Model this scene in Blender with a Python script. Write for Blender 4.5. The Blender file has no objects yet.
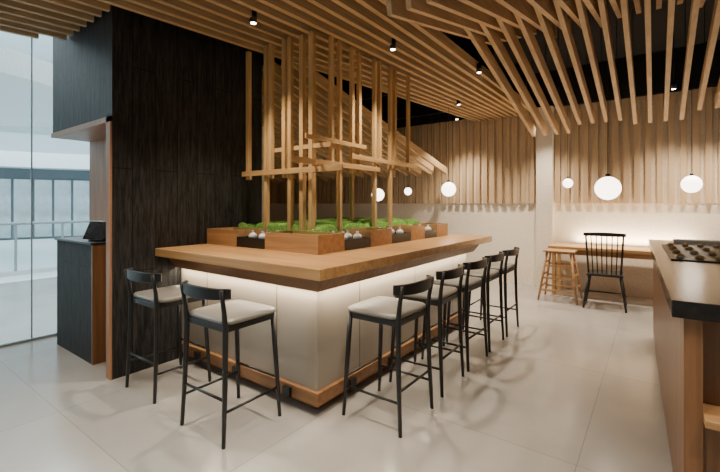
import bpy, bmesh, math, random
from mathutils import Vector, noise
random.seed(4)
scene=bpy.context.scene
COL=scene.collection
# ---------------------------------------------------------------- materials
def newmat(n):
    m=bpy.data.materials.new(n); m.use_nodes=True
    nt=m.node_tree; return m,nt,nt.nodes['Principled BSDF']
def plain(n,c,rough=.5,metal=0,emit=None,es=0,noise_amt=.08,scale=30,bump=.05,spec=.5):
    m,nt,b=newmat(n)
    tc=nt.nodes.new('ShaderNodeTexCoord'); no=nt.nodes.new('ShaderNodeTexNoise')
    no.inputs['Scale'].default_value=scale; no.inputs['Detail'].default_value=4
    nt.links.new(tc.outputs['Object'],no.inputs['Vector'])
    cr=nt.nodes.new('ShaderNodeValToRGB')
    cr.color_ramp.elements[0].color=[v*(1-noise_amt) for v in c]+[1]
    cr.color_ramp.elements[1].color=[min(1,v*(1+noise_amt)) for v in c]+[1]
    cr.color_ramp.elements[0].position=.3; cr.color_ramp.elements[1].position=.7
    nt.links.new(no.outputs['Fac'],cr.inputs['Fac']); nt.links.new(cr.outputs['Color'],b.inputs['Base Color'])
    b.inputs['Roughness'].default_value=rough; b.inputs['Metallic'].default_value=metal
    b.inputs['Specular IOR Level'].default_value=spec
    if bump:
        bp=nt.nodes.new('ShaderNodeBump'); bp.inputs['Strength'].default_value=bump; bp.inputs['Distance'].default_value=.01
        nt.links.new(no.outputs['Fac'],bp.inputs['Height']); nt.links.new(bp.outputs['Normal'],b.inputs['Normal'])
    if emit:
        b.inputs['Emission Color'].default_value=list(emit)+[1]; b.inputs['Emission Strength'].default_value=es
    return m
def wood(n,a,bc,axis='Y',rough=.45,fine=26,long=1.2,bump=.1,spec=.4):
    m,nt,b=newmat(n)
    tc=nt.nodes.new('ShaderNodeTexCoord'); mp=nt.nodes.new('ShaderNodeMapping')
    s=[fine]*3; s['XYZ'.index(axis)]=long; mp.inputs['Scale'].default_value=s
    oi=nt.nodes.new('ShaderNodeObjectInfo')
    add=nt.nodes.new('ShaderNodeVectorMath'); add.operation='ADD'
    nt.links.new(tc.outputs['Object'],add.inputs[0]); nt.links.new(oi.outputs['Random'],add.inputs[1])
    nt.links.new(add.outputs[0],mp.inputs['Vector'])
    no=nt.nodes.new('ShaderNodeTexNoise'); no.inputs['Scale'].default_value=1; no.inputs['Detail'].default_value=7; no.inputs['Distortion'].default_value=.6
    nt.links.new(mp.outputs['Vector'],no.inputs['Vector'])
    cr=nt.nodes.new('ShaderNodeValToRGB')
    cr.color_ramp.elements[0].color=list(a)+[1]; cr.color_ramp.elements[1].color=list(bc)+[1]
    cr.color_ramp.elements[0].position=.32; cr.color_ramp.elements[1].position=.66
    nt.links.new(no.outputs['Fac'],cr.inputs['Fac']); nt.links.new(cr.outputs['Color'],b.inputs['Base Color'])
    b.inputs['Roughness'].default_value=rough; b.inputs['Specular IOR Level'].default_value=spec
    bp=nt.nodes.new('ShaderNodeBump'); bp.inputs['Strength'].default_value=bump; bp.inputs['Distance'].default_value=.004
    nt.links.new(no.outputs['Fac'],bp.inputs['Height']); nt.links.new(bp.outputs['Normal'],b.inputs['Normal'])
    return m
OAK1=(.49,.29,.115); OAK2=(.67,.43,.19)
m_oakX=wood('oak_x',OAK1,OAK2,'X'); m_oakY=wood('oak_y',OAK1,OAK2,'Y'); m_oakZ=wood('oak_z',OAK1,OAK2,'Z')
m_box=wood('planter_oak',(.36,.19,.08),(.50,.29,.13),'X')
m_top=wood('counter_oak',(.44,.23,.085),(.62,.36,.15),'X',rough=.28,fine=18,long=.9,bump=.05)
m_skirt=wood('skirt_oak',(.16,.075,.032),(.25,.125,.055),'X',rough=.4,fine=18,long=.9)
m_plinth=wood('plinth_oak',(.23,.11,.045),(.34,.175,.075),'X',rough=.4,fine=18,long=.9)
m_slat=wood('slat_oak',(.45,.29,.14),(.59,.405,.215),'Y',rough=.6)
m_bslat=wood('bent_slat_oak',(.54,.36,.19),(.68,.475,.275),'Y',rough=.6)
m_wslat=wood('wall_slat_oak',(.52,.37,.215),(.58,.425,.26),'Z',rough=.6,bump=.02,long=.4)
m_cream=plain('cream_backing',(.70,.58,.43),.8)
m_red=wood('warm_walnut',(.30,.125,.05),(.42,.20,.08),'Z',rough=.4)
m_dwal=wood('dark_walnut',(.17,.078,.033),(.27,.135,.06),'Z',rough=.35)
m_char,nt,b=newmat('charred_wood')
tc=nt.nodes.new('ShaderNodeTexCoord'); mp=nt.nodes.new('ShaderNodeMapping'); mp.inputs['Scale'].default_value=(46,46,4.5)
no=nt.nodes.new('ShaderNodeTexNoise'); no.inputs['Scale'].default_value=1; no.inputs['Detail'].default_value=12; no.inputs['Roughness'].default_value=.72; no.inputs['Distortion'].default_value=.4
br=nt.nodes.new('ShaderNodeTexBrick'); br.inputs['Scale'].default_value=1; br.inputs['Brick Width'].default_value=1.75; br.inputs['Row Height'].default_value=.2; br.inputs['Mortar Size'].default_value=.005
sx=nt.nodes.new('ShaderNodeSeparateXYZ'); cx=nt.nodes.new('ShaderNodeCombineXYZ'); ad=nt.nodes.new('ShaderNodeMath'); ad.operation='ADD'
nt.links.new(tc.outputs['Object'],mp.inputs['Vector']); nt.links.new(mp.outputs['Vector'],no.inputs['Vector'])
nt.links.new(tc.outputs['Object'],sx.inputs[0]); nt.links.new(sx.outputs['X'],ad.inputs[0]); nt.links.new(sx.outputs['Y'],ad.inputs[1])
nt.links.new(ad.outputs[0],cx.inputs['Y']); nt.links.new(sx.outputs['Z'],cx.inputs['X']); nt.links.new(cx.outputs[0],br.inputs['Vector'])
cr=nt.nodes.new('ShaderNodeValToRGB'); cr.color_ramp.elements[0].color=(.004,.004,.004,1); cr.color_ramp.elements[1].color=(.062,.058,.056,1)
cr.color_ramp.elements[0].position=.42; cr.color_ramp.elements[1].position=.78
mx=nt.nodes.new('ShaderNodeMix'); mx.data_type='RGBA'; mx.inputs[7].default_value=(.001,.001,.001,1)
nt.links.new(no.outputs['Fac'],cr.inputs['Fac']); nt.links.new(cr.outputs['Color'],mx.inputs[6]); nt.links.new(br.outputs['Fac'],mx.inputs[0]); nt.links.new(mx.outputs[2],b.inputs['Base Color'])
bp=nt.nodes.new('ShaderNodeBump'); bp.inputs['Strength'].default_value=.7; bp.inputs['Distance'].default_value=.012
nt.links.new(no.outputs['Fac'],bp.inputs['Height']); nt.links.new(bp.outputs['Normal'],b.inputs['Normal']); b.inputs['Roughness'].default_value=.6; b.inputs['Specular IOR Level'].default_value=.35
m_floor,nt,b=newmat('floor_tile')
tc=nt.nodes.new('ShaderNodeTexCoord'); br=nt.nodes.new('ShaderNodeTexBrick')
br.offset=0; br.inputs['Scale'].default_value=1; br.inputs['Brick Width'].default_value=1.5; br.inputs['Row Height'].default_value=1.5
br.inputs['Mortar Size'].default_value=.003; br.inputs['Mortar Smooth'].default_value=.1
br.inputs['Color1'].default_value=(.44,.42,.39,1); br.inputs['Color2'].default_value=(.41,.39,.363,1); br.inputs['Mortar'].default_value=(.30,.285,.262,1)
mp=nt.nodes.new('ShaderNodeMapping'); mp.inputs['Location'].default_value=(.35,.5,0)
nt.links.new(tc.outputs['Object'],mp.inputs['Vector']); nt.links.new(mp.outputs['Vector'],br.inputs['Vector'])
no=nt.nodes.new('ShaderNodeTexNoise'); no.inputs['Scale'].default_value=1.4; no.inputs['Detail'].default_value=10
nt.links.new(tc.outputs['Object'],no.inputs['Vector'])
mx=nt.nodes.new('ShaderNodeMix'); mx.data_type='RGBA'; mx.blend_type='MULTIPLY'; mx.inputs[0].default_value=.5
cr=nt.nodes.new('ShaderNodeValToRGB'); cr.color_ramp.elements[0].color=(.65,.64,.63,1); cr.color_ramp.elements[0].position=.3; cr.color_ramp.elements[1].position=.7
nt.links.new(no.outputs['Fac'],cr.inputs['Fac']); nt.links.new(br.outputs['Color'],mx.inputs[6]); nt.links.new(cr.outputs['Color'],mx.inputs[7])
nt.links.new(mx.outputs[2],b.inputs['Base Color']); b.inputs['Roughness'].default_value=.2; b.inputs['Specular IOR Level'].default_value=.75
m_wall=plain('wall_paint',(.82,.74,.62),.8)
m_ceil=plain('ceiling_black',(.005,.005,.006),.9)
m_blk=plain('black_wood',(.010,.010,.010),.4,scale=60)
m_blkm=plain('black_metal',(.02,.02,.02),.4,.6)
m_pad=plain('grey_leather',(.23,.22,.195),.3,scale=80,bump=.2)
m_white=plain('white_ceramic',(.85,.84,.80),.25,bump=0)
m_mall=plain('mall_white',(.76,.82,.85),.5)
m_mallg=plain('mall_grey',(.36,.44,.48),.5)
m_malldk=plain('mall_dark',(.16,.20,.22),.3)
m_glow=plain('globe_glass',(.9,.85,.78),.3,emit=(1,.86,.70),es=7,bump=0)
m_led=plain('led_strip',(.9,.85,.78),.3,emit=(1,.86,.68),es=1.8,bump=0)
m_spot=plain('spot_face',(.9,.85,.78),.3,emit=(1,.88,.72),es=25,bump=0)
m_slab=plain('dark_stone',(.018,.016,.015),.2,scale=12,noise_amt=.4,bump=.02,spec=.3)
m_gold=plain('brass_lid',(.66,.42,.16),.4,.1)
m_gravel=plain('dark_gravel',(.03,.03,.03),.8,scale=140,noise_amt=.8,bump=1)
m_shop=plain('shop_glow',(.2,.25,.28),.4,emit=(.6,.78,.85),es=.5,noise_amt=.6,scale=1.5,bump=0)
m_panel,nt,b=newmat('pale_panel')
tc=nt.nodes.new('ShaderNodeTexCoord'); sx=nt.nodes.new('ShaderNodeSeparateXYZ'); ad=nt.nodes.new('ShaderNodeMath'); ad.operation='ADD'
nt.links.new(tc.outputs['Object'],sx.inputs[0]); nt.links.new(sx.outputs['X'],ad.inputs[0]); nt.links.new(sx.outputs['Y'],ad.inputs[1])
fr_=nt.nodes.new('ShaderNodeMath'); fr_.operation='PINGPONG'; fr_.inputs[1].default_value=.45
nt.links.new(ad.outputs[0],fr_.inputs[0]); cr=nt.nodes.new('ShaderNodeValToRGB')
cr.color_ramp.elements[0].color=(.15,.13,.105,1); cr.color_ramp.elements[1].color=(.32,.28,.225,1); cr.color_ramp.elements[0].position=.004; cr.color_ramp.elements[1].position=.008
nt.links.new(fr_.outputs[0],cr.inputs['Fac']); nt.links.new(cr.outputs['Color'],b.inputs['Base Color']); b.inputs['Roughness'].default_value=.16; b.inputs['Specular IOR Level'].default_value=1
m_moss,nt,b=newmat('moss')
tc=nt.nodes.new('ShaderNodeTexCoord'); no=nt.nodes.new('ShaderNodeTexNoise'); no.inputs['Scale'].default_value=60; no.inputs['Detail'].default_value=8
nt.links.new(tc.outputs['Object'],no.inputs['Vector'])
cr=nt.nodes.new('ShaderNodeValToRGB'); cr.color_ramp.elements[0].color=(.04,.11,.012,1); cr.color_ramp.elements[1].color=(.20,.40,.06,1)
cr.color_ramp.elements[0].position=.35; cr.color_ramp.elements[1].position=.68
nt.links.new(no.outputs['Fac'],cr.inputs['Fac']); nt.links.new(cr.outputs['Color'],b.inputs['Base Color']); b.inputs['Roughness'].default_value=.95
bp=nt.nodes.new('ShaderNodeBump'); bp.inputs['Strength'].default_value=.6; bp.inputs['Distance'].default_value=.015
nt.links.new(no.outputs['Fac'],bp.inputs['Height']); nt.links.new(bp.outputs['Normal'],b.inputs['Normal'])
m_glass=bpy.data.materials.new('clear_glass'); m_glass.use_nodes=True; nt=m_glass.node_tree
for n in list(nt.nodes): nt.nodes.remove(n)
o=nt.nodes.new('ShaderNodeOutputMaterial'); t=nt.nodes.new('ShaderNodeBsdfTransparent'); g=nt.nodes.new('ShaderNodeBsdfGlossy'); g.inputs['Roughness'].default_value=.02
t.inputs['Color'].default_value=(.95,.99,.99,1)
fr=nt.nodes.new('ShaderNodeFresnel'); fr.inputs['IOR'].default_value=1.3; mi=nt.nodes.new('ShaderNodeMixShader')
nt.links.new(fr.outputs[0],mi.inputs[0]); nt.links.new(t.outputs[0],mi.inputs[1]); nt.links.new(g.outputs[0],mi.inputs[2]); nt.links.new(mi.outputs[0],o.inputs[0])
# ---------------------------------------------------------------- helpers
def box(bm,x0,x1,y0,y1,z0,z1):
    v=[bm.verts.new(p) for p in ((x0,y0,z0),(x1,y0,z0),(x1,y1,z0),(x0,y1,z0),(x0,y0,z1),(x1,y0,z1),(x1,y1,z1),(x0,y1,z1))]
    for f in ((0,3,2,1),(4,5,6,7),(0,1,5,4),(1,2,6,5),(2,3,7,6),(3,0,4,7)): bm.faces.new([v[i] for i in f])
def tube(bm,pts,rads,seg=12):
    pts=[Vector(p) for p in pts]
    if not isinstance(rads,(list,tuple)): rads=[rads]*len(pts)
    rings=[]
    for i,p in enumerate(pts):
        a=pts[max(i-1,0)]; c=pts[min(i+1,len(pts)-1)]; t=(c-a).normalized()
        u=Vector((0,0,1)) if abs(t.z)<.9 else Vector((1,0,0))
        s=t.cross(u).normalized(); w=s.cross(t).normalized()
        rings.append([bm.verts.new(p+(s*math.cos(2*math.pi*k/seg)+w*math.sin(2*math.pi*k/seg))*rads[i]) for k in range(seg)])
    for a,c in zip(rings,rings[1:]):
        for k in range(seg):
            f=bm.faces.new((a[k],a[(k+1)%seg],c[(k+1)%seg],c[k])); f.smooth=True
    bm.faces.new(rings[0][::-1]); bm.faces.new(rings[-1])
def lathe(bm,prof,seg=24,c=(0,0,0)):
    rings=[]
    for r,z in prof:
        rings.append([bm.verts.new((c[0]+r*math.cos(2*math.pi*k/seg),c[1]+r*math.sin(2*math.pi*k/seg),c[2]+z)) for k in range(seg)])
    for a,d in zip(rings,rings[1:]):
        for k in range(seg):
            f=bm.faces.new((a[k],a[(k+1)%seg],d[(k+1)%seg],d[k])); f.smooth=True
    bm.faces.new(rings[0][::-1]); bm.faces.new(rings[-1])
def ob(name,bm,mat,parent=None,loc=(0,0,0),bevel=0,sub=0,rot=0):
    bmesh.ops.recalc_face_normals(bm,faces=bm.faces)
    me=bpy.data.meshes.new(name); bm.to_mesh(me); bm.free(); me.materials.append(mat)
    o=bpy.data.objects.new(name,me); COL.objects.link(o); o.location=loc; o.rotation_euler[2]=rot
    if parent: o.parent=parent
    if bevel:
        md=o.modifiers.new('b','BEVEL'); md.width=bevel; md.segments=3; md.limit_method='ANGLE'
    return o
def boxo(name,d,mat,parent=None,bevel=0):
    x0,x1,y0,y1,z0,z1=d; c=((x0+x1)/2,(y0+y1)/2,z0); bm=bmesh.new()
    box(bm,x0-c[0],x1-c[0],y0-c[1],y1-c[1],0,z1-z0)
    return ob(name,bm,mat,parent,c,bevel)
def empty(name,loc,rot=0):
    e=bpy.data.objects.new(name,None); e.empty_display_size=.1; COL.objects.link(e); e.location=loc; e.rotation_euler[2]=rot; return e
def tag(o,label,cat,group=None):
    o['label']=label; o['category']=cat
    if group: o['group']=group
    return o
def struct(o): o['kind']='structure'; return o
def copy_tree(src,loc,rot):
    n=src.copy(); COL.objects.link(n); n.location=loc; n.rotation_euler[2]=rot
    for c in list(src.children):
        k=c.copy(); COL.objects.link(k); k.parent=n
    return n
# ---------------------------------------------------------------- room
CZ=3.75; SZ=3.03; BY=7.6
bm=bmesh.new(); box(bm,-9.6,5,-4,BY+.2,-.1,0); struct(ob('floor',bm,m_floor))
bm=bmesh.new(); box(bm,-5.4,5,-1.5,BY+.2,CZ,CZ+.1); box(bm,-9.6,-5.4,4.5,BY+.2,CZ,CZ+.1); struct(ob('ceiling',bm,m_ceil))
bm=bmesh.new(); box(bm,-9.6,5,BY,BY+.2,0,CZ); struct(ob('wall_back',bm,m_wall))
bm=bmesh.new(); box(bm,-9.6,5,BY-.09,BY-.001,3.12,CZ); struct(ob('trim_8',bm,m_ceil))
bm=bmesh.new(); box(bm,5,5.2,-4,BY+.2,0,CZ); struct(ob('wall_right',bm,m_wall))
bm=bmesh.new(); box(bm,-9.8,-9.6,4.4,BY+.2,0,CZ); box(bm,-9.6,-5.4,4.4,4.55,0,CZ); box(bm,-5.45,-5.3,3.0,4.55,0,CZ); struct(ob('wall_rear_corner',bm,m_wall))
boxo('trim_1',(-1.66,-1.40,BY-.2,BY-.001,0,3.12),m_wall)['kind']='structure'
bm=bmesh.new()
box(bm,-5.0,-3.6,1.8,3.0,0,CZ); box(bm,-5.0,-3.6,1.44,1.8,2.16,CZ); box(bm,-3.65,-3.6,1.44,1.8,0,2.16)
struct(ob('wall_left',bm,m_char))
bm=bmesh.new(); box(bm,-4.99,-3.651,1.77,1.799,0,2.14); box(bm,-4.99,-3.651,1.445,1.77,2.13,2.159); box(bm,-3.68,-3.651,1.44,1.77,0,2.13); struct(ob('trim_2',bm,m_red))
boxo('trim_3',(-3.68,-3.6,1.425,1.4395,0,2.175),m_red)['kind']='structure'
boxo('trim_4',(-5.0,-3.6,1.425,1.4395,2.13,2.175),m_red)['kind']='structure'
def slatwall(x0,x1,lab):
    e=empty('slatted_wall_panel',((x0+x1)/2,BY-.001,1.46)); tag(e,lab,'wall panel')
    bm=bmesh.new(); w=(x1-x0)/2; x=-w
    while x<w-.05:
        box(bm,x,x+.075,-.07,-.013,0,1.65); x+=.14
    ob('slats',bm,m_wslat,e)
    bm=bmesh.new(); box(bm,-w,w,-.012,0,0,1.65); ob('backing',bm,m_cream,e)
slatwall(-1.38,4.9,'pale oak vertical slat cladding above the wall table')
slatwall(-9.5,-1.68,'pale oak vertical slat cladding behind the bar counter')
w=empty('window_1',(-5.35,0,0)); w['kind']='structure'
bm=bmesh.new(); box(bm,-.006,.006,-3,1.35,.02,CZ-.05); ob('window_pane',bm,m_glass,w)
bm=bmesh.new(); box(bm,-.006,.006,1.36,3.0,.02,CZ-.05); ob('window_pane',bm,m_glass,w)
bm=bmesh.new(); box(bm,-.03,.03,-3,3,0,.02); box(bm,-.01,.01,1.35,1.36,.02,CZ-.05); box(bm,-.05,.05,-3,3,CZ-.3,CZ); ob('window_frame',bm,m_mallg,w)
# ---------------------------------------------------------------- ceiling slats
def arr(lo,hi,p):
    n=int((hi-lo)/p)+1; return [lo+i*p for i in range(n)]
for x in arr(-5.22,-1.70,.185):
    a=math.radians(11)*(-1.70-x)/3.5
    L=(BY-.1+1.2)/math.cos(a)
    if x<-5.05: L=2.5
    elif x+2.62*math.tan(a)<-3.56:
        L=(1.42+1.2)/math.cos(a)
    bm=bmesh.new(); box(bm,-.0225,.0225,0,L,0,.10)
    o=ob('ceiling_slat',bm,m_slat,None,(x,-1.2,SZ),rot=-a)
    tag(o,'long straight oak slat under the black ceiling','ceiling slat','flat ceiling slats')
for y in (-.6,.9,3.6,5.2,6.8):
    o=boxo('ceiling_joist',(-5.28,-1.68,y,y+.05,SZ+.101,CZ-.001),m_blkm); tag(o,'black steel joist carrying the oak ceiling slats','ceiling joist','joists')
def batten(x,P,lab,grp,rods,mat=None,h=.14):
    e=empty('hanging_slat',(x,P[0][0],P[0][1])); tag(e,lab,'ceiling slat',grp)
    (ya,za),(yb,zb)=P; L=Vector((0,yb-ya,zb-za)); n=Vector((0,-L.z,L.y)).normalized()*h
    bm=bmesh.new(); q=[Vector((0,0,0)),L,L+n,n]
    a=[bm.verts.new(v+Vector((-.021,0,0))) for v in q]; c=[bm.verts.new(v+Vector((.021,0,0))) for v in q]
    bm.faces.new(a[::-1]); bm.faces.new(c)
    for j in range(4): bm.faces.new((a[j],a[(j+1)%4],c[(j+1)%4],c[j]))
    ob('slat_body',bm,mat or m_bslat,e)
    for t in rods:
        y=L.y*t; z=L.z*t+.1
        bm=bmesh.new(); tube(bm,[(0,y,z),(0,y,CZ-za)],.004,6); ob('hanger_rod',bm,m_blkm,e)
i=0
for x in arr(-8.2,-3.15,.17):
    y0=3.15 if x>-5.2 else 4.65
    z0=3.0-.22*(y0-3.15); s=(0,.3,.15,.45,.2)[i%5]
    batten(x,((y0,z0),(7.45-s,2.0+s*.16)),'oak batten sloping down in a dense cascade behind the bar','cascading battens',(.15,.85),m_slat,.12); i+=1
i=0
for x in arr(-1.57,2.3,.16):
    g=i//4; s=(0,.4,.15,.5)[g%4]
    batten(x,((2.5-s*.9,2.84-s*.12),(4.8+s*.6,3.36)),'straight light oak batten rising away below the black ceiling','rising battens',(.2,.8))
    batten(x+.08,((3.4+s*.8,3.26-s*.1),(6.5-s*.4,2.48+s*.2)),'straight light oak batten dropping towards the slatted wall','dropping battens',(.15,.75))
    i+=1
# ---------------------------------------------------------------- bar counter
C=empty('bar_counter',(-2.6,3.3,0)); tag(C,'large oak L-shaped bar counter with backlit pale panels','bar counter')
def cp(name,d,mat,bevel=0,label=None):
    d=(d[0]+2.6,d[1]+2.6,d[2]-3.3,d[3]-3.3,d[4],d[5])
    o=boxo(name,d,mat,C,bevel)
    if label:o['label']=label
    return o
cp('countertop',(-3.598,-1.62,1.79,4.95,.985,1.055),m_top,.004)
bm=bmesh.new(); L=[(-3.598,-1.72,1.89,4.86,.985),(-3.598,-1.80,1.97,4.80,.865)]
vs=[[bm.verts.new(p) for p in ((a+2.6,c-3.3,z),(b_+2.6,c-3.3,z),(b_+2.6,d-3.3,z),(a+2.6,d-3.3,z))] for a,b_,c,d,z in L]
bm.faces.new(vs[0]); bm.faces.new(vs[1][::-1])
for j in range(4): bm.faces.new((vs[0][j],vs[0][(j+1)%4],vs[1][(j+1)%4],vs[1][j]))
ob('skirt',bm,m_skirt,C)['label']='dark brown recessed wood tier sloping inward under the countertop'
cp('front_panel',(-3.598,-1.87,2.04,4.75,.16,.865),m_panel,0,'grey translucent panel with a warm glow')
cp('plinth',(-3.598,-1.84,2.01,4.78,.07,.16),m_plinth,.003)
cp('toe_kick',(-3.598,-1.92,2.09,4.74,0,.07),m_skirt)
cp('led_strip',(-3.58,-1.83,2.0,2.01,.858,.864),m_led); cp('led_strip',(-1.84,-1.83,2.01,4.75,.858,.864),m_led)
for x in (-3.3,-2.75,-2.16): cp('bracket',(x,x+.07,1.985,2.01,.075,.14),m_blk,0,'black bracket on the oak plinth')
for y in (2.35,2.9,3.45,4.0,4.5): cp('bracket',(-1.84,-1.815,y,y+.07,.075,.14),m_blk,0,'black bracket on the oak plinth')
def planter(d):
    x0,x1,y0,y1=d; e=empty('planter_box',((x0+x1)/2,(y0+y1)/2,1.056)); tag(e,'open oak planter box filled with moss on the counter','planter','oak planter boxes')
    w,h=(x1-x0)/2,(y1-y0)/2; bm=bmesh.new(); t=.02; H=.15
    box(bm,-w,w,-h,-h+t,0,H); box(bm,-w,w,h-t,h,0,H); box(bm,-w,-w+t,-h+t,h-t,0,H); box(bm,w-t,w,-h+t,h-t,0,H); box(bm,-w+t,w-t,-h+t,h-t,0,.02)
    ob('box_body',bm,m_box,e)
    bm=bmesh.new(); n=14; g=[]
    for a in range(n+1):
        r=[]
        for c in range(n+1):
            x=-w+t+(2*w-2*t)*a/n; y=-h+t+(2*h-2*t)*c/n
            ed=min(a,n-a,c,n-c)/n
            r.append(bm.verts.new((x,y,.10+min(ed*.1,.03)+.025*noise.noise(Vector((x*9+x0,y*9,0))))))
        g.append(r)
    for a in range(n):
        for c in range(n): f=bm.faces.new((g[a][c],g[a+1][c],g[a+1][c+1],g[a][c+1])); f.smooth=True
    ob('moss_fill',bm,m_moss,e)
for d in ((-3.59,-3.12,2.3,2.62),(-2.72,-2.10,2.3,2.63),(-2.42,-2.10,3.02,3.38),(-2.42,-2.10,3.77,4.08),(-2.42,-2.10,4.4,4.71)): planter(d)
def tray(d):
    x0,x1,y0,y1=d; e=empty('tray',((x0+x1)/2,(y0+y1)/2,1.056)); tag(e,'black tray of dark gravel holding small white ceramics','tray','black trays')
    bm=bmesh.new(); w,h=(x1-x0)/2-.004,(y1-y0)/2-.004
    box(bm,-w,w,-h,h,0,.02); box(bm,-w,w,-h,-h+.015,.02,.09); box(bm,-w,w,h-.015,h,.02,.09); box(bm,-w,-w+.015,-h+.015,h-.015,.02,.09); box(bm,w-.015,w,-h+.015,h-.015,.02,.09)
    ob('tray_body',bm,m_blk,e)
    bm=bmesh.new(); box(bm,-w+.015,w-.015,-h+.015,h-.015,.02,.07); ob('gravel',bm,m_gravel,e)
bm=bmesh.new(); lathe(bm,[(.02,0),(.038,.010),(.042,.028),(.032,.046),(.014,.056),(.011,.07),(.016,.078)],16)
pot0=None
for d in ((-3.12,-2.72,2.3,2.62),(-2.42,-2.10,2.635,3.02),(-2.42,-2.10,3.38,3.77),(-2.42,-2.10,4.08,4.4)):
    tray(d)
    for _ in range(4):
        fx=[.25,.45,.65,.78][_]; fy=[.35,.68,.3,.7][_]
        p=(d[0]+(d[1]-d[0])*fx,d[2]+(d[3]-d[2])*fy,1.127)
        if pot0 is None: pot0=ob('sake_flask',bm,m_white,None,p); o=pot0
        else:
            o=pot0.copy(); COL.objects.link(o); o.location=p
        tag(o,'small white ceramic flask on a black tray','flask','white ceramic flasks')
bm=bmesh.new(); nx,ny=100,170; g=[]
X0,X1,Y0,Y1=-3.58,-2.43,2.64,4.7
for a in range(nx+1):
    r=[]
    for c in range(ny+1):
        x=X0+(X1-X0)*a/nx; y=Y0+(Y1-Y0)*c/ny
        ed=min(a/nx,1-a/nx,(c/ny)*1.8,(1-c/ny)*1.8)
        q=Vector((x*4.2,y*4.2,0)); dist=noise.voronoi(q)[0][0]
        z=.075+min(ed*1.5,.05)+.09*math.sqrt(max(0,1-(dist/.75)**2))+.006*noise.noise(Vector((x*45,y*45,3)))
        if a in(0,nx) or c in(0,ny): z=0
        r.append(bm.verts.new((x+3,y-3.6,max(z,0))))
    g.append(r)
for a in range(nx):
    for c in range(ny): f=bm.faces.new((g[a][c],g[a+1][c],g[a+1][c+1],g[a][c+1])); f.smooth=True
o=ob('moss_bed',bm,m_moss,None,(-3,3.6,1.056)); tag(o,'bed of low mounded green moss in the counter centre','moss'); o['kind']='stuff'
F=empty('timber_frame',(-2.8,3.2,1.061)); tag(F,'slender oak post and beam frame rising from the planter','timber frame')
def fp(name,d):
    d=(d[0]+2.8,d[1]+2.8,d[2]-3.2,d[3]-3.2,d[4]-1.061,d[5]-1.061)
    return boxo(name,d,m_oakZ if d[5]-d[4]>.5 else (m_oakX if d[1]-d[0]>.5 else m_oakY),F,.002)
def post(x,y,z0,s=.02): fp('post',(x-s,x+s,y-s,y+s,z0,3.029))
for x,z in ((-3.40,1.70),(-3.12,1.12),(-3.05,1.70),(-2.86,1.70),(-2.78,1.12)): post(x,2.66,z,.021)
for x in (-2.66,-2.54): post(x,2.70,1.10,.024)
for y,z in ((2.88,1.76),(3.00,1.12),(3.20,1.76),(3.32,1.76),(3.60,1.12),(3.70,1.90),(3.92,1.12),(4.02,1.86),(4.34,1.86)): post(-2.46,y,z,.02)
for x,y,z in ((-3.35,3.6,1.12),(-3.0,3.9,1.12)): post(x,y,z,.02)
fp('beam',(-3.46,-2.12,2.618,2.638,1.735,1.785)); fp('beam',(-3.14,-2.30,2.682,2.70,1.96,2.0))
fp('beam',(-2.438,-2.42,2.32,3.65,1.80,1.85)); fp('beam',(-2.438,-2.42,3.15,4.5,1.90,1.95)); fp('beam',(-2.438,-2.42,2.5,3.4,2.02,2.06))
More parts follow.
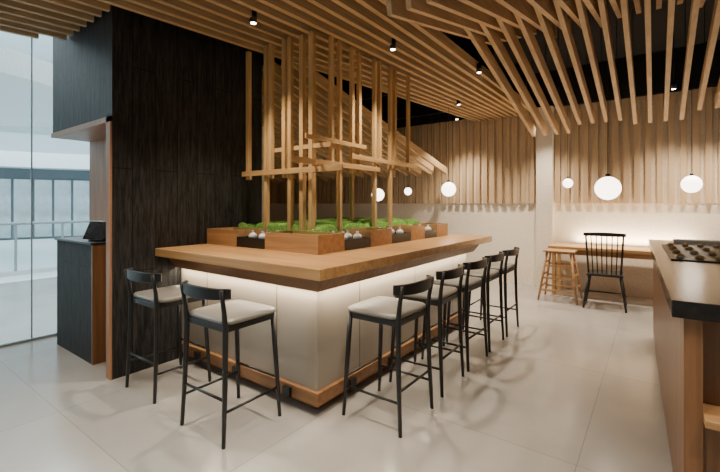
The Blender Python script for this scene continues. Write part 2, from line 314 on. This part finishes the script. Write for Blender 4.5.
# ---------------------------------------------------------------- bar stool
def build_stool():
    e=empty('bar_stool',(0,0,0))
    bm=bmesh.new(); rings=[]; N=40
    for sc,z in ((.93,0),(1.0,.007),(1.0,.022),(.965,.031),(.87,.036),(.4,.038)):
        r=[]
        for k in range(N):
            a=2*math.pi*k/N; ca,sa=math.cos(a),math.sin(a); p=.26
            r.append(bm.verts.new((.222*sc*math.copysign(abs(ca)**p,ca),.212*sc*math.copysign(abs(sa)**p,sa)+.012,z)))
        rings.append(r)
    for a,c in zip(rings,rings[1:]):
        for k in range(N): f=bm.faces.new((a[k],a[(k+1)%N],c[(k+1)%N],c[k])); f.smooth=True
    bm.faces.new(rings[0][::-1]); bm.faces.new(rings[-1])
    o=ob('seat',bm,m_pad,e,(0,0,.712)); o['label']='pale grey leather seat pad'
    bm=bmesh.new(); box(bm,-.205,.205,.165,.19,0,.04); box(bm,-.205,.205,-.2,-.178,0,.04); box(bm,-.205,-.182,-.178,.165,0,.04); box(bm,.182,.205,-.178,.165,0,.04); box(bm,-.182,.182,-.178,.165,.028,.04)
    ob('seat_frame',bm,m_blk,e,(0,0,.672),.003)
    for s in (-1,1):
        bm=bmesh.new(); tube(bm,[(s*.22,-.225,0),(s*.21,-.208,.35),(s*.203,-.2,.68),(s*.205,-.21,.80),(s*.212,-.235,.935)],[.012,.016,.018,.015,.013],10)
        ob('leg',bm,m_blk,e)
        bm=bmesh.new(); tube(bm,[(s*.22,.225,0),(s*.207,.205,.35),(s*.195,.185,.71)],[.012,.016,.018],10)
        ob('leg',bm,m_blk,e)
    bm=bmesh.new(); n=24; L=[]
    for k in range(n+1):
        t=-1+2*k/n
        x=.235*math.sin(t*1.15)/math.sin(1.15); y=-.262+.08*(abs(t)**2.2)
        L.append((x,y))
    rows=[]
    for k,(x,y) in enumerate(L):
        a=L[max(k-1,0)]; c=L[min(k+1,n)]; tx,ty=c[0]-a[0],c[1]-a[1]; l=math.hypot(tx,ty); nx_,ny_=-ty/l*.011,tx/l*.011
        t=abs(-1+2*k/n); zb=.868+.012*t; zt=.945-.004*t
        rows.append([bm.verts.new(q) for q in ((x-nx_,y-ny_,zb),(x+nx_,y+ny_,zb),(x+nx_,y+ny_,zt),(x-nx_,y-ny_,zt))])
    for a,c in zip(rows,rows[1:]):
        for j in range(4): bm.faces.new((a[j],a[(j+1)%4],c[(j+1)%4],c[j]))
    bm.faces.new(rows[0]); bm.faces.new(rows[-1][::-1])
    ob('backrest',bm,m_blk,e,bevel=.004)
    for a,c in (((-.208,.21,.27),(.208,.21,.27)),((-.212,-.212,.20),(-.212,.215,.20)),((.212,-.212,.20),(.212,.215,.20)),((-.208,-.21,.27),(.208,-.21,.27))):
        bm=bmesh.new(); tube(bm,[a,c],.009,8); ob('footrest',bm,m_blk,e)
    return e
st=build_stool()
lab='black wooden bar stool with grey padded seat at the counter'
pos=[((-3.15,1.68,0),0),((-2.285,1.65,0),0.02),((-1.5,2.37,0),math.pi/2),((-1.52,3.0,0),math.pi/2+.03),((-1.52,3.57,0),math.pi/2-.03),((-1.53,4.13,0),math.pi/2),((-1.53,4.7,0),math.pi/2)]
st.location=pos[0][0]; st.rotation_euler[2]=pos[0][1]; tag(st,lab,'bar stool','black bar stools')
for p,r in pos[1:]: copy_tree(st,p,r)
# ---------------------------------------------------------------- wall table
T=empty('wall_table',(-.35,7.2,0)); tag(T,'long oak table standing against the slatted wall','table')
boxo('tabletop',(-1.03,.55,-.27,.3,.74,.785),m_oakX,T,.003)
boxo('apron',(-1.0,.52,-.22,.28,.66,.74),m_box,T)
for x in (-.98,.45):
    for y in (-.22,.22): boxo('leg',(x,x+.05,y,y+.05,0,.66),m_oakZ,T)
W=empty('step_stool',(-1.16,6.70,0)); tag(W,'light oak ladder-like stool with slatted rungs beside the wall table','stool')
boxo('seat',(-.21,.21,-.17,.17,.725,.75),m_box,W,.004)
for sx in (-1,1):
    for sy in (-1,1):
        bm=bmesh.new(); tube(bm,[(sx*.26,sy*.24,0),(sx*.16,sy*.12,.725)],[.016,.018],8); ob('leg',bm,m_box,W)
for z in (.16,.34,.52):
    for s in (-1,1):
        kx=.26-.10*z/.725; ky=.24-.12*z/.725
        boxo('rung',(-kx,kx,s*ky-.009,s*ky+.009,z-.014,z+.014),m_box,W)
        boxo('rung',(s*kx-.009,s*kx+.009,-ky,ky,z+.03,z+.058),m_box,W)
Wc=empty('spindle_back_chair',(-.57,6.62,0),.05); tag(Wc,'black spindle-back wooden chair facing the wall table','chair')
bm=bmesh.new(); box(bm,-.22,.22,-.22,.22,0,.035); ob('seat',bm,m_blk,Wc,(0,0,.45),.012)
for sx in (-1,1):
    for sy in (-1,1):
        bm=bmesh.new(); tube(bm,[(sx*.25,sy*.25,0),(sx*.22,sy*.215,.22),(sx*.185,sy*.17,.455)],[.013,.019,.016],10); ob('leg',bm,m_blk,Wc)
    bm=bmesh.new(); tube(bm,[(sx*.225,-.215,.2),(sx*.225,.215,.2)],.011,8); ob('stretcher',bm,m_blk,Wc)
bm=bmesh.new(); tube(bm,[(-.225,0,.2),(.225,0,.2)],.011,8); ob('stretcher',bm,m_blk,Wc)
for k in range(8):
    t=-1+k/3.5; bm=bmesh.new(); r=.012 if abs(t)==1 else .007
    tube(bm,[(t*.19,-.19+.02*t*t,.47),(t*.205,-.25+.03*t*t,.75),(t*.22,-.30+.045*t*t,1.03)],[r,r*1.15,r],8); ob('spindle',bm,m_blk,Wc)
bm=bmesh.new(); rows=[]
for k in range(17):
    t=-1+k/8; x=t*.25; y=-.305+.045*t*t; rows.append([bm.verts.new(q) for q in ((x,y-.011,1.01),(x,y+.011,1.01),(x,y+.011,1.065-.012*t*t),(x,y-.011,1.065-.012*t*t))])
for a,c in zip(rows,rows[1:]):
    for j in range(4): bm.faces.new((a[j],a[(j+1)%4],c[(j+1)%4],c[j]))
bm.faces.new(rows[0]); bm.faces.new(rows[-1][::-1]); ob('top_rail',bm,m_blk,Wc,bevel=.005)
# ---------------------------------------------------------------- right service counter
R=empty('service_counter',(.055,2.06,0),math.radians(1.9)); tag(R,'walnut service counter with a thick dark stone top','counter')
boxo('countertop',(0,1.4,0,3.4,.99,1.06),m_slab,R,.004)
boxo('cabinet_body',(.04,1.38,.16,3.35,.05,.99),m_dwal,R)
boxo('end_panel',(.04,.10,.03,.159,.0,.99),m_dwal,R)
boxo('toe_kick',(.09,1.34,.2,3.3,0,.05),m_blk,R)
boxo('side_shelf',(.101,1.38,-.02,.159,.58,.61),m_box,R,.003)
boxo('side_cabinet',(.101,1.38,.06,.159,0,.58),m_dwal,R)
bm=bmesh.new(); box(bm,-.27,.27,-.62,.62,0,.008)
TR=ob('display_tray',bm,m_blk,None,(.34,4.15,1.0605),rot=math.radians(1.9)); tag(TR,'wide flat black lacquered tray with rows of small dishes','tray')
def dishkind(name,prof,mat,top,tmat,tname,lab):
    bm=bmesh.new(); lathe(bm,prof,18); d=ob(name,bm,mat); bm=bmesh.new(); lathe(bm,top,18); ob(tname,bm,tmat,d); tag(d,lab,'dish','small dishes on the display tray'); return d
K=[dishkind('small_dish',[(.016,0),(.024,.004),(.033,.010),(.031,.012),(.022,.007)],m_white,[(.02,.0075),(.022,.018),(.014,.024),(.005,.026)],m_gold,'food','small white dish with a golden morsel on the dark tray'),
   dishkind('small_dish',[(.016,0),(.024,.004),(.033,.010),(.031,.012),(.022,.007)],m_gold,[(.02,.0075),(.022,.018),(.014,.024),(.005,.026)],m_gold,'food','small golden dish with a golden morsel on the dark tray')]
used=[0,0]
for cxi in range(5):
    for cyi in range(4):
        k=(cxi*3+cyi)%4!=0; k=int(k); p=(.34+(-.21+cxi*.105)-.033*(-.5+cyi*.33),4.15+(-.5+cyi*.33),1.069)
        if not used[k]: K[k].location=p; used[k]=1
        else: copy_tree(K[k],p,0)
bm=bmesh.new(); box(bm,-.3,.3,-.09,.09,0,.012); box(bm,-.3,.3,-.09,-.08,.012,.03); box(bm,-.3,.3,.08,.09,.012,.03); box(bm,-.3,-.29,-.08,.08,.012,.03); box(bm,.29,.3,-.08,.08,.012,.03)
o=ob('serving_tray',bm,m_white,None,(.45,5.18,1.0605)); tag(o,'long white rectangular tray on the dark stone counter','tray')
# ---------------------------------------------------------------- podium + screen
P=empty('host_podium',(-4.53,1.6,0)); tag(P,'dark charred-wood host podium with walnut side in the niche','podium')
boxo('podium_body',(-.45,.44,-.13,.165,0,1.08),m_char,P)
boxo('podium_top',(-.465,.47,-.15,.167,1.08,1.10),m_blk,P,.003)
boxo('side_panel',(.44,.46,-.135,.165,0,1.08),m_dwal,P)
S=empty('point_of_sale_screen',(-4.22,1.57,1.101),math.radians(20)); tag(S,'black touchscreen terminal standing on the host podium','screen')
boxo('screen_base',(-.09,.09,-.03,.09,0,.015),m_blkm,S,.004)
bm=bmesh.new(); v=[bm.verts.new(q) for q in ((-.13,-.06,.02),(.13,-.06,.02),(.13,-.03,.015),(-.13,-.03,.015),(-.13,.02,.19),(.13,.02,.19),(.13,.06,.18),(-.13,.06,.18))]
for f in ((0,3,2,1),(4,5,6,7),(0,1,5,4),(1,2,6,5),(2,3,7,6),(3,0,4,7)): bm.faces.new([v[i] for i in f])
ob('display',bm,m_slab,S,bevel=.008)
bm=bmesh.new(); tube(bm,[(0,.04,.01),(0,.03,.12)],.015,8); ob('stand',bm,m_blkm,S)
# ---------------------------------------------------------------- globe pendants
def globe(x,y,z,r,curve=0):
    e=empty('globe_pendant',(x,y,z)); tag(e,'glowing white glass globe pendant on a thin black cord','pendant lamp','globe pendants')
    bm=bmesh.new(); bmesh.ops.create_uvsphere(bm,u_segments=32,v_segments=20,radius=r)
    for f in bm.faces: f.smooth=True
    ob('lamp_shade',bm,m_glow,e)
    bm=bmesh.new(); tube(bm,[(0,0,r-.005),(0,0,r+.03)],r*.18,14); ob('cap',bm,m_blkm,e)
    bm=bmesh.new(); H=CZ-z
    pts=[(curve*math.sin(math.pi*k/10)*(1 if k<10 else 0),0,r+.03+(H-r-.03)*k/10) for k in range(11)]
    tube(bm,pts,.0035,6); ob('cord',bm,m_blkm,e)
    l=bpy.data.lights.new('globe_light','POINT'); l.energy=24 if r>.1 else 7; l.color=(1,.81,.58); l.shadow_soft_size=r*1.02
    lo=bpy.data.objects.new('globe_light',l); COL.objects.link(lo); lo.parent=e
for a in ((-.41,5.06,1.62,.125),(.385,6.8,1.71,.112),(-1.064,6.75,1.765,.07),(-2.7,6.09,1.69,.115),(-3.75,6.61,1.69,.07),(-4.09,6.1,1.62,.115)): globe(*a)
# ---------------------------------------------------------------- downlights
def down(x,y,e=60,z=3.0,size=88):
    bm=bmesh.new(); lathe(bm,[(.025,.02),(.03,0),(.03,.10),(.025,.10)],16)
    s=empty('downlight',(x,y,z)); tag(s,'small black cylindrical ceiling downlight between slats','downlight','downlights')
    ob('housing',bm,m_blkm,s)
    bm=bmesh.new(); lathe(bm,[(.022,0),(.022,.004)],16); ob('lens',bm,m_spot,s,(0,0,-.004))
    bm=bmesh.new(); tube(bm,[(0,0,.10),(0,0,CZ-z)],.006,6); ob('stem',bm,m_blkm,s)
    l=bpy.data.lights.new('spot','SPOT'); l.energy=e; l.color=(1,.84,.65); l.spot_size=math.radians(size); l.spot_blend=.8; l.shadow_soft_size=.04
    lo=bpy.data.objects.new('spot_light',l); COL.objects.link(lo); lo.location=(0,0,-.02); lo.parent=s
for x,y,e in ((-2.82,1.1,130),(-1.69,1.5,110),(-2.75,2.2,160),(-2.1,3.4,200),(-1.66,4.6,190),(-2.45,5.9,230),(-2.9,6.9,220),(-4.6,.6,100),(-.75,1.5,140),(-1.4,6.75,210),(.2,6.8,190),(.9,1.3,140),(-.42,.8,130),(.85,6.8,220),(-.6,-.6,120)): down(x,y,e,z=2.99,size=88 if y<5 else 105)
def area(name,loc,rot,sx,sy,e,c):
    l=bpy.data.lights.new(name,'AREA'); l.shape='RECTANGLE'; l.size=sx; l.size_y=sy; l.energy=e; l.color=c
    o=bpy.data.objects.new(name,l); COL.objects.link(o); o.location=loc; o.rotation_euler=rot; return o
W1=(1,.84,.64)
area('counter_led_light',(-2.7,1.985,.862),(math.radians(18),0,0),1.75,.02,13,W1)
area('counter_led_light',(-1.805,3.4,.862),(0,math.radians(18),0),.02,2.7,19,W1)
area('wall_wash_light',(-.3,7.5,.82),(math.radians(165),0,0),1.5,.03,26,(1,.76,.50))
# ---------------------------------------------------------------- mall outside
bm=bmesh.new(); box(bm,-26,-9.6,-16,14,-.1,0); box(bm,-9.6,-5.4,-16,-4,-.1,0); struct(ob('floor_concourse',bm,m_mall))
def arc(name,r0,r1,z0,z1,mat,a0=95,a1=265,c=(-10,1)):
    bm=bmesh.new(); n=90; rr=[]
    for k in range(n+1):
        a=math.radians(a0+(a1-a0)*k/n); ca,sa=math.cos(a),math.sin(a)
        rr.append([bm.verts.new(q) for q in ((r0*ca,r0*sa,z0),(r1*ca,r1*sa,z0),(r1*ca,r1*sa,z1),(r0*ca,r0*sa,z1))])
    for a,d in zip(rr,rr[1:]):
        for j in range(4): bm.faces.new((a[j],a[(j+1)%4],d[(j+1)%4],d[j]))
    bm.faces.new(rr[0]); bm.faces.new(rr[-1][::-1])
    return struct(ob(name,bm,mat,None,(c[0],c[1],0)))
arc('wall_concourse',11.5,11.7,0,2.9,m_malldk)
arc('trim_5',10.6,11.7,2.9,3.5,m_mall); arc('trim_9',11.3,11.7,3.5,4.3,m_mallg)
arc('trim_6',1.2,4.0,4.0,4.5,m_mall,0,359.5,(-14,1.0))
arc('wall_concourse_upper',12.5,12.7,4.1,7.0,m_mallg); arc('trim_7',10.2,12.6,6.0,7.5,m_mall,100,240,(-11,2))
bm=bmesh.new(); box(bm,-27,-5.6,-16,14,7.5,7.7); struct(ob('ceiling_concourse',bm,m_mall))
for k in range(34):
    a=math.radians(130+k*3.3); o=boxo('shopfront_panel',(-.28,.28,-.03,.03,.15,2.5),m_shop); o.location=(-10+11.4*math.cos(a),1+11.4*math.sin(a),.1); o.rotation_euler[2]=a+math.pi/2
    tag(o,'tall lit shopfront pane across the concourse','shopfront','shopfront panes')
rl=empty('railing',(-10.5,0,0)); tag(rl,'glass balustrade with steel handrail in the concourse','railing')
bm=bmesh.new(); box(bm,-.01,.01,-8,8,.08,1.0); ob('glass_panel',bm,m_glass,rl)
bm=bmesh.new(); tube(bm,[(0,-8,1.05),(0,8,1.05)],.03,8); ob('handrail',bm,m_mallg,rl)
for k in range(21):
    bm=bmesh.new(); box(bm,-.02,.02,-8+k*.8-.02,-8+k*.8+.02,0,1.05); ob('baluster',bm,m_mallg,rl)
bm=bmesh.new(); box(bm,-.08,.08,-8,8,0,.08); ob('base_rail',bm,m_mall,rl)
area('concourse_light',(-13,0,7.4),(0,0,0),12,14,3300,(.88,.96,1))
# ---------------------------------------------------------------- world, camera
wd=bpy.data.worlds.new('World'); scene.world=wd; wd.use_nodes=True
bg=wd.node_tree.nodes['Background']; bg.inputs[0].default_value=(.97,.94,.9,1); bg.inputs[1].default_value=.3
cam=bpy.data.cameras.new('Camera'); co=bpy.data.objects.new('Camera',cam); COL.objects.link(co)
co.location=(0,0,1.45); co.rotation_euler=(math.radians(90),0,math.radians(36.41)); cam.lens=20; cam.sensor_width=36; cam.shift_y=-32/720; cam.clip_start=.05
scene.camera=co
